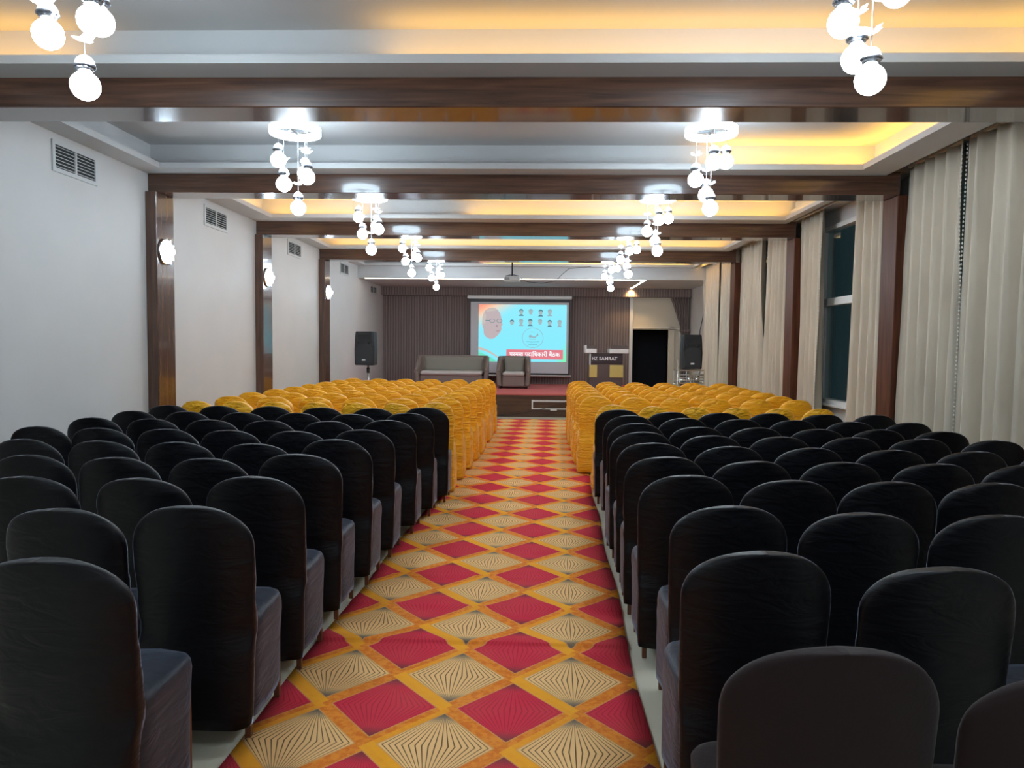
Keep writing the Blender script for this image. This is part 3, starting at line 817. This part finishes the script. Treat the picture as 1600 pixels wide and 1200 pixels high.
def text(body, size, m, parent, name, loc, width=None, depth=.001, bold=.0, rot=(PI/2, 0, 0), height=None):
    cu = bpy.data.curves.new(name, 'FONT'); cu.body = body; cu.size = size; cu.extrude = depth; cu.offset = bold
    cu.align_x = 'CENTER'; cu.align_y = 'CENTER'; cu.resolution_u = 3
    o = bpy.data.objects.new(name, cu); COL.objects.link(o)
    dg = bpy.context.evaluated_depsgraph_get(); me = bpy.data.meshes.new_from_object(o.evaluated_get(dg))
    bpy.data.objects.remove(o); bpy.data.curves.remove(cu)
    xs = [v.co.x for v in me.vertices]; ys_ = [v.co.y for v in me.vertices]
    if xs:
        kx = width/(max(xs)-min(xs)) if width else 1; ky = height/(max(ys_)-min(ys_)) if height else kx
        mx_, my = (max(xs)+min(xs))/2, (max(ys_)+min(ys_))/2
        for v in me.vertices: v.co.x = (v.co.x-mx_)*kx; v.co.y = (v.co.y-my)*ky
    me.materials.clear(); me.materials.append(m)
    o = bpy.data.objects.new(name, me); COL.objects.link(o)
    if parent: o.parent = parent
    o.location = loc; o.rotation_euler = rot
    return o
text('\u092a\u094d\u0930\u092e\u0941\u0916 \u092a\u0926\u093e\u093f\u0927\u0915\u093e\u0930\u0940 \u092c\u0948\u0920\u0915', .2, sl_wh, im, 'banner_lettering', (.385, -.0125, 1.295), 1.33, .0005, .004, height=.19)
text('\u0930\u093e\u0937\u094d\u091f\u094d\u0930\u0935\u093e\u0926\u0940', .05, sl_dark, im, 'emblem_lettering', (.33, -.0105, 1.625), .33, .0004, .001, height=.035)
text('\u0915\u093e\u0901\u0917\u094d\u0930\u0947\u0938', .05, sl_dark, im, 'emblem_lettering', (.33, -.0105, 1.56), .24, .0004, .001, height=.035)

# ------------------------------------------------------------------ projector and its cable
g = thing('projector', 'small white projector hanging from the ceiling on a dark pole', 'projector', (-.52, 15.55, 2.93))
obj('pole', MB().cyl((0, 0, .06), (0, 0, ZU-2.93-.02), .016, n=10), black_plastic, g)
obj('ceiling_plate', MB().bbox(-.12, .12, -.12, .12, ZU-2.93-.03, ZU-2.93-.001, .005), steel, g)
obj('body', MB().bbox(-.17, .17, -.14, .14, -.06, .05, .02), proj_white, g)
b = MB()
for x, y in ((-.14, -.1), (.14, -.1), (-.14, .1), (.14, .1)): b.tube([(x, y, .05), (x*.4, y*.4, .075), (0, 0, .085)], .008)
obj('mount_arm', b, black_plastic, g)
obj('lens', MB().cyl((.05, .14, 0), (.05, .165, 0), .032, n=16), lens_mat, g)
b = MB()
for k in range(7): b.box(-.155+k*.016, -.149+k*.016, -.144, -.1395, -.035, .025)
obj('air_grille', b, black_plastic, g)
tag(obj('projector_cable', MB().tube([(-.33, 15.6, 2.93), (-.2, 15.7, 2.88), (.1, 15.8, 2.86), (.4, 15.9, 2.92), (.55, 16.0, 3.08), (.7, 16.2, 3.22), (.95, 16.5, 3.27), (1.2, 16.6, 3.31)], .006), cable_mat), 'black cable looping right from the projector to the ceiling', 'cable')
tag(obj('hanging_cable', MB().tube([(4.035, 17.15, 2.97), (4.04, 17.6, 2.75), (4.04, 18.0, 2.35), (4.04, 18.35, 1.95), (4.04, 18.4, .6)], .008), cable_mat), 'dark cable hanging down the white wall beside the farthest curtain', 'cable')

# ------------------------------------------------------------------ sofa and armchair on the stage
def couch(name, x0, x1, y, label, cat):
    W = x1-x0; g = thing(name, label, cat, ((x0+x1)/2, y, .503))
    h = W/2; aw = .17
    b = MB()   # one shell: rounded back that wraps into arms sloping down to the front
    def outline(off):
        pts = [(-(h-off), -.26+off*.2), (-(h-off), -.05)]
        for k in range(25):
            a = PI*k/24; c, s = math.cos(a), math.sin(a)
            pts.append((-(h-off)*math.copysign(abs(c)**.55, c), .12+(.44-off)*abs(s)**.55))
        return pts+[((h-off), -.05), ((h-off), -.26+off*.2)]
    rg = []
    for j in range(11):
        q = j/10; ring = []
        th = .12-.03*q
        for px, py in outline(0.0)+outline(th)[::-1]:
            k = max(0, min(1, (py+.26)/.55)); k = k*k*(3-2*k)
            top = .40+.32*k
            fl = 1+.05*q*(1-.4*k)*min(1, .45/h)
            ring.append(Vector((px*fl, py+.05*q*k, .06+(top-.06)*(q if j < 10 else .985))))
        rg.append(ring)
    b.loft(rg, True, True)
    obj('shell', b, sofa_wrap, g)
    b = MB()   # soft rolled rim along the top of the shell
    pts = []
    for (px, py), (qx, qy) in zip(outline(0.0), outline(.09)):
        k = max(0, min(1, (py+.26)/.55)); k = k*k*(3-2*k)
        fl = 1+.05*(1-.4*k)*min(1, .45/h)
        pts.append(((px+qx)/2*fl, (py+qy)/2+.05*k, .40+.32*k))
    b.tube(pts, .048, 10)
    obj('rolled_rim', b, sofa_wrap, g)
    obj('front_panel', MB().bbox(-h+.12, h-.12, -.24, -.18, .05, .31, .02), sofa_wrap, g)
    obj('seat_cushion', MB().bbox(-h+.13, h-.13, -.29, .42, .30, .40, .035), sofa_seat, g)
    bk = MB(); rg = []
    for j in range(7):
        z = .38+.35*j/6; ww = (h-.15)*(1+.02*j/6)
        rg.append([Vector((ww*math.copysign(abs(math.cos(a))**.35, math.cos(a)), .40+.04*j/6+.075*math.copysign(abs(math.sin(a))**.5, math.sin(a))*(1 if j < 6 else .6), z)) for a in [2*PI*k/24 for k in range(24)]])
    bk.loft(rg, True, True); obj('back_cushion', bk, sofa_cloth, g)
    for x in (-h+.08, h-.08):
        for yy in (-.2, .4): obj('foot', MB().cyl((x, yy, 0), (x, yy, .07), .025, n=8), black_plastic, g)
    return g
couch('sofa', -2.88, -1.15, 17.7, 'wide three-seat sofa with grey back and brown arms on the stage', 'sofa')
couch('armchair', -.92, -.14, 17.7, 'grey and brown rounded armchair on the stage in front of the screen', 'armchair')

# ------------------------------------------------------------------ lectern
g = thing('lectern', 'brown lectern with gold panels and white letters, right of the screen', 'lectern', (1.71, 17.9, .503))
BZ = 0
lect = mat('lectern_laminate', (.105, .075, .068), .4)
obj('body', MB().bbox(-.42, .36, -.20, .22, 0, .86, .01), lect, g)
obj('sign_panel', MB().bbox(-.40, .36, -.225, -.20, .62, .84, .005), mat('lectern_dark_panel', (.045, .03, .035), .3), g)
obj('gold_panel', MB().bbox(-.43, -.24, -.222, -.20, .28, .58, .006), gold, g)
obj('gold_panel', MB().bbox(.06, .38, -.222, -.20, .28, .58, .006), gold, g)
obj('side_post', MB().box(-.43, -.40, -.24, -.20, .58, .88), alu_white, g)
for x0, x1 in ((-.54, -.26), (.04, .50)):
    obj('top_ledge', MB().bbox(x0, x1, -.27, .22, .86, .965, .012), alu_white, g)
    obj('ledge_back', MB().bbox(x0+.05, x1-.02, -.10, -.06, .965, 1.05, .005), lect, g)
obj('ledge_end', MB().bbox(-.545, -.50, -.27, .2, .965, 1.05, .005), alu_white, g)
obj('top_board', MB().bbox(-.26, .04, -.20, .22, .85, .875, .005), lect, g)
text('HZ', .2, tape_white, g, 'lettering', (-.30, -.229, .735), .125, .002, .004, height=.085)
text('SAMRAT', .2, tape_white, g, 'lettering', (.02, -.229, .735), .43, .002, .004, height=.085)

# ------------------------------------------------------------------ loudspeakers
def speaker(x, y, z, label, rz, kind):
    g = thing('loudspeaker', label, 'loudspeaker', (x, y, z), rz, 'black loudspeakers beside the stage')
    W, H, D = .40, .64, .36
    rg = []
    for zz, k in ((0, .90), (.02, .96), (.12, .98), (.30, 1.0), (.46, .95), (.60, .90), (.635, .86), (H, .80)):
        w0 = W/2*k
        rg.append([Vector(p) for p in ((-w0+.03, -D/2, zz), (w0-.03, -D/2, zz), (w0, -D/2+.03, zz), (w0*.72, D/2, zz), (-w0*.72, D/2, zz), (-w0, -D/2+.03, zz))])
    b = MB(); b.loft(rg, False, True); obj('cabinet', b, black_plastic, g)
    # grille: lower rounded panel
    b = MB(); pts = []
    for k in range(13): a = PI*k/12; pts.append((.155*math.cos(a), .30+.105*math.sin(a)))
    pts += [(-.160, .12), (-.145, .03), (.145, .03), (.160, .12)]
    n = len(pts); vs = [(px, -D/2-.012, pz) for px, pz in pts]+[(px*1.04, -D/2, pz) for px, pz in pts]
    b.add(vs, [tuple(range(n))]+[(i, (i+1) % n, n+(i+1) % n, n+i) for i in range(n)])
    obj('woofer_grille', b, grille_mat, g)
    # horn: flared rectangular mouth with a dark throat
    b = MB(); b.box(-.14, .14, -D/2-.008, -D/2, .585, .60); b.box(-.14, .14, -D/2-.008, -D/2, .46, .47)
    b.box(-.14, -.125, -D/2-.008, -D/2, .47, .585); b.box(.125, .14, -D/2-.008, -D/2, .47, .585)
    obj('horn_rim', b, grille_mat, g)
    hn = MB(); hn.add([(-.12, -D/2-.006, .475), (.12, -D/2-.006, .475), (.12, -D/2-.006, .58), (-.12, -D/2-.006, .58), (-.03, -D/2-.001, .51), (.03, -D/2-.001, .51), (.03, -D/2-.001, .545), (-.03, -D/2-.001, .545)],
           [(0, 1, 5, 4), (1, 2, 6, 5), (2, 3, 7, 6), (3, 0, 4, 7), (4, 5, 6, 7)])
    obj('horn', hn, black_plastic, g)
    for s in (-1, 1): obj('port', MB().cyl((s*.10, -D/2-.004, .44), (s*.10, -D/2+.01, .44), .028, n=14), vent_dark, g)
    obj('badge', MB().bbox(-.035, .035, -D/2-.017, -D/2-.012, .085, .115, .002), alu_white, g)
    return g
speaker(-3.24, 14.05, 1.13, 'black loudspeaker on a pole at the left, before the brown stage wall', -.12, 0)
speaker(2.91, 14.05, 1.13, 'black loudspeaker on a steel stand at the right near the curtains', .08, 1)
def stand(x, y, label, colr, low):
    g = thing('speaker_stand', label, 'stand', (x, y, 0))
    obj('pole', MB().cyl((0, 0, .25), (0, 0, 1.125), .018, n=10), colr, g)
    obj('collar', MB().cyl((0, 0, .98), (0, 0, 1.08), .03, n=12), black_plastic, g)
    obj('hub', MB().cyl((0, 0, .62), (0, 0, .72), .032, n=12), black_plastic, g)
    for k in range(3):
        a = 2*PI*k/3+.5
        obj('leg', MB().tube([(.03*math.cos(a), .03*math.sin(a), .68), (.42*math.cos(a), .42*math.sin(a), .015)], .012), colr, g)
        obj('brace', MB().tube([(.02*math.cos(a), .02*math.sin(a), .3), (.22*math.cos(a), .22*math.sin(a), .34)], .008), colr, g)
stand(-3.22, 14.05, 'steel tripod pole under the left loudspeaker', steel, 1)
# steel trolley frame under the right loudspeaker
g = thing('steel_trolley', 'shiny steel wire trolley carrying the right loudspeaker', 'trolley', (2.90, 14.05, 0))
for x in (-.24, .0, .24):
    obj('upright', MB().cyl((x, -.18, .05), (x, -.18, 1.30 if x < -.1 else 1.08), .011, n=8).cyl((x, .18, .05), (x, .18, 1.08), .011, n=8), steel, g)
for z in (.35, .86, 1.105):
    obj('shelf', MB().bbox(-.25, .25, -.19, .19, z-.012, z+.012, .004), steel, g)
for k, z in enumerate((.92, .97, 1.02)):
    obj('rail', MB().tube([(-.24, -.19, z), (.24, -.19, z)], .007), steel, g)
for x in (-.22, .22):
    for y in (-.17, .17): obj('wheel', MB().cyl((x-.012, y, .035), (x+.012, y, .035), .035, n=14), black_plastic, g)
for k, (x, c) in enumerate(((-.13, (.6, .6, .58)), (.03, (.5, .5, .5)), (.15, (.45, .42, .35)))):
    b = MB(); b.cyl((x, 0, .872), (x, 0, .95+.02*k), .05, .055, n=14); b.cyl((x, 0, .95+.02*k), (x, 0, .965+.02*k), .035, .02, n=14)
    pot = obj('steel_pot', b, chrome, None); pot.location = (2.90, 14.05, .002)
    tag(pot, ['shiny steel pot on the trolley, leftmost of three', 'shiny steel pot on the trolley, middle of three', 'shiny steel pot on the trolley, rightmost of three'][k], 'pot', 'steel pots on the trolley')
tag(obj('white_cable', MB().tube([(2.55, YB-.06, 2.02), (3.4, YB-.09, 2.035), (3.72, YB-.3, 2.0), (3.78, YB-.3, 1.6)], .012), alu_white), 'thin white conduit along the head of the dark doorway', 'conduit')
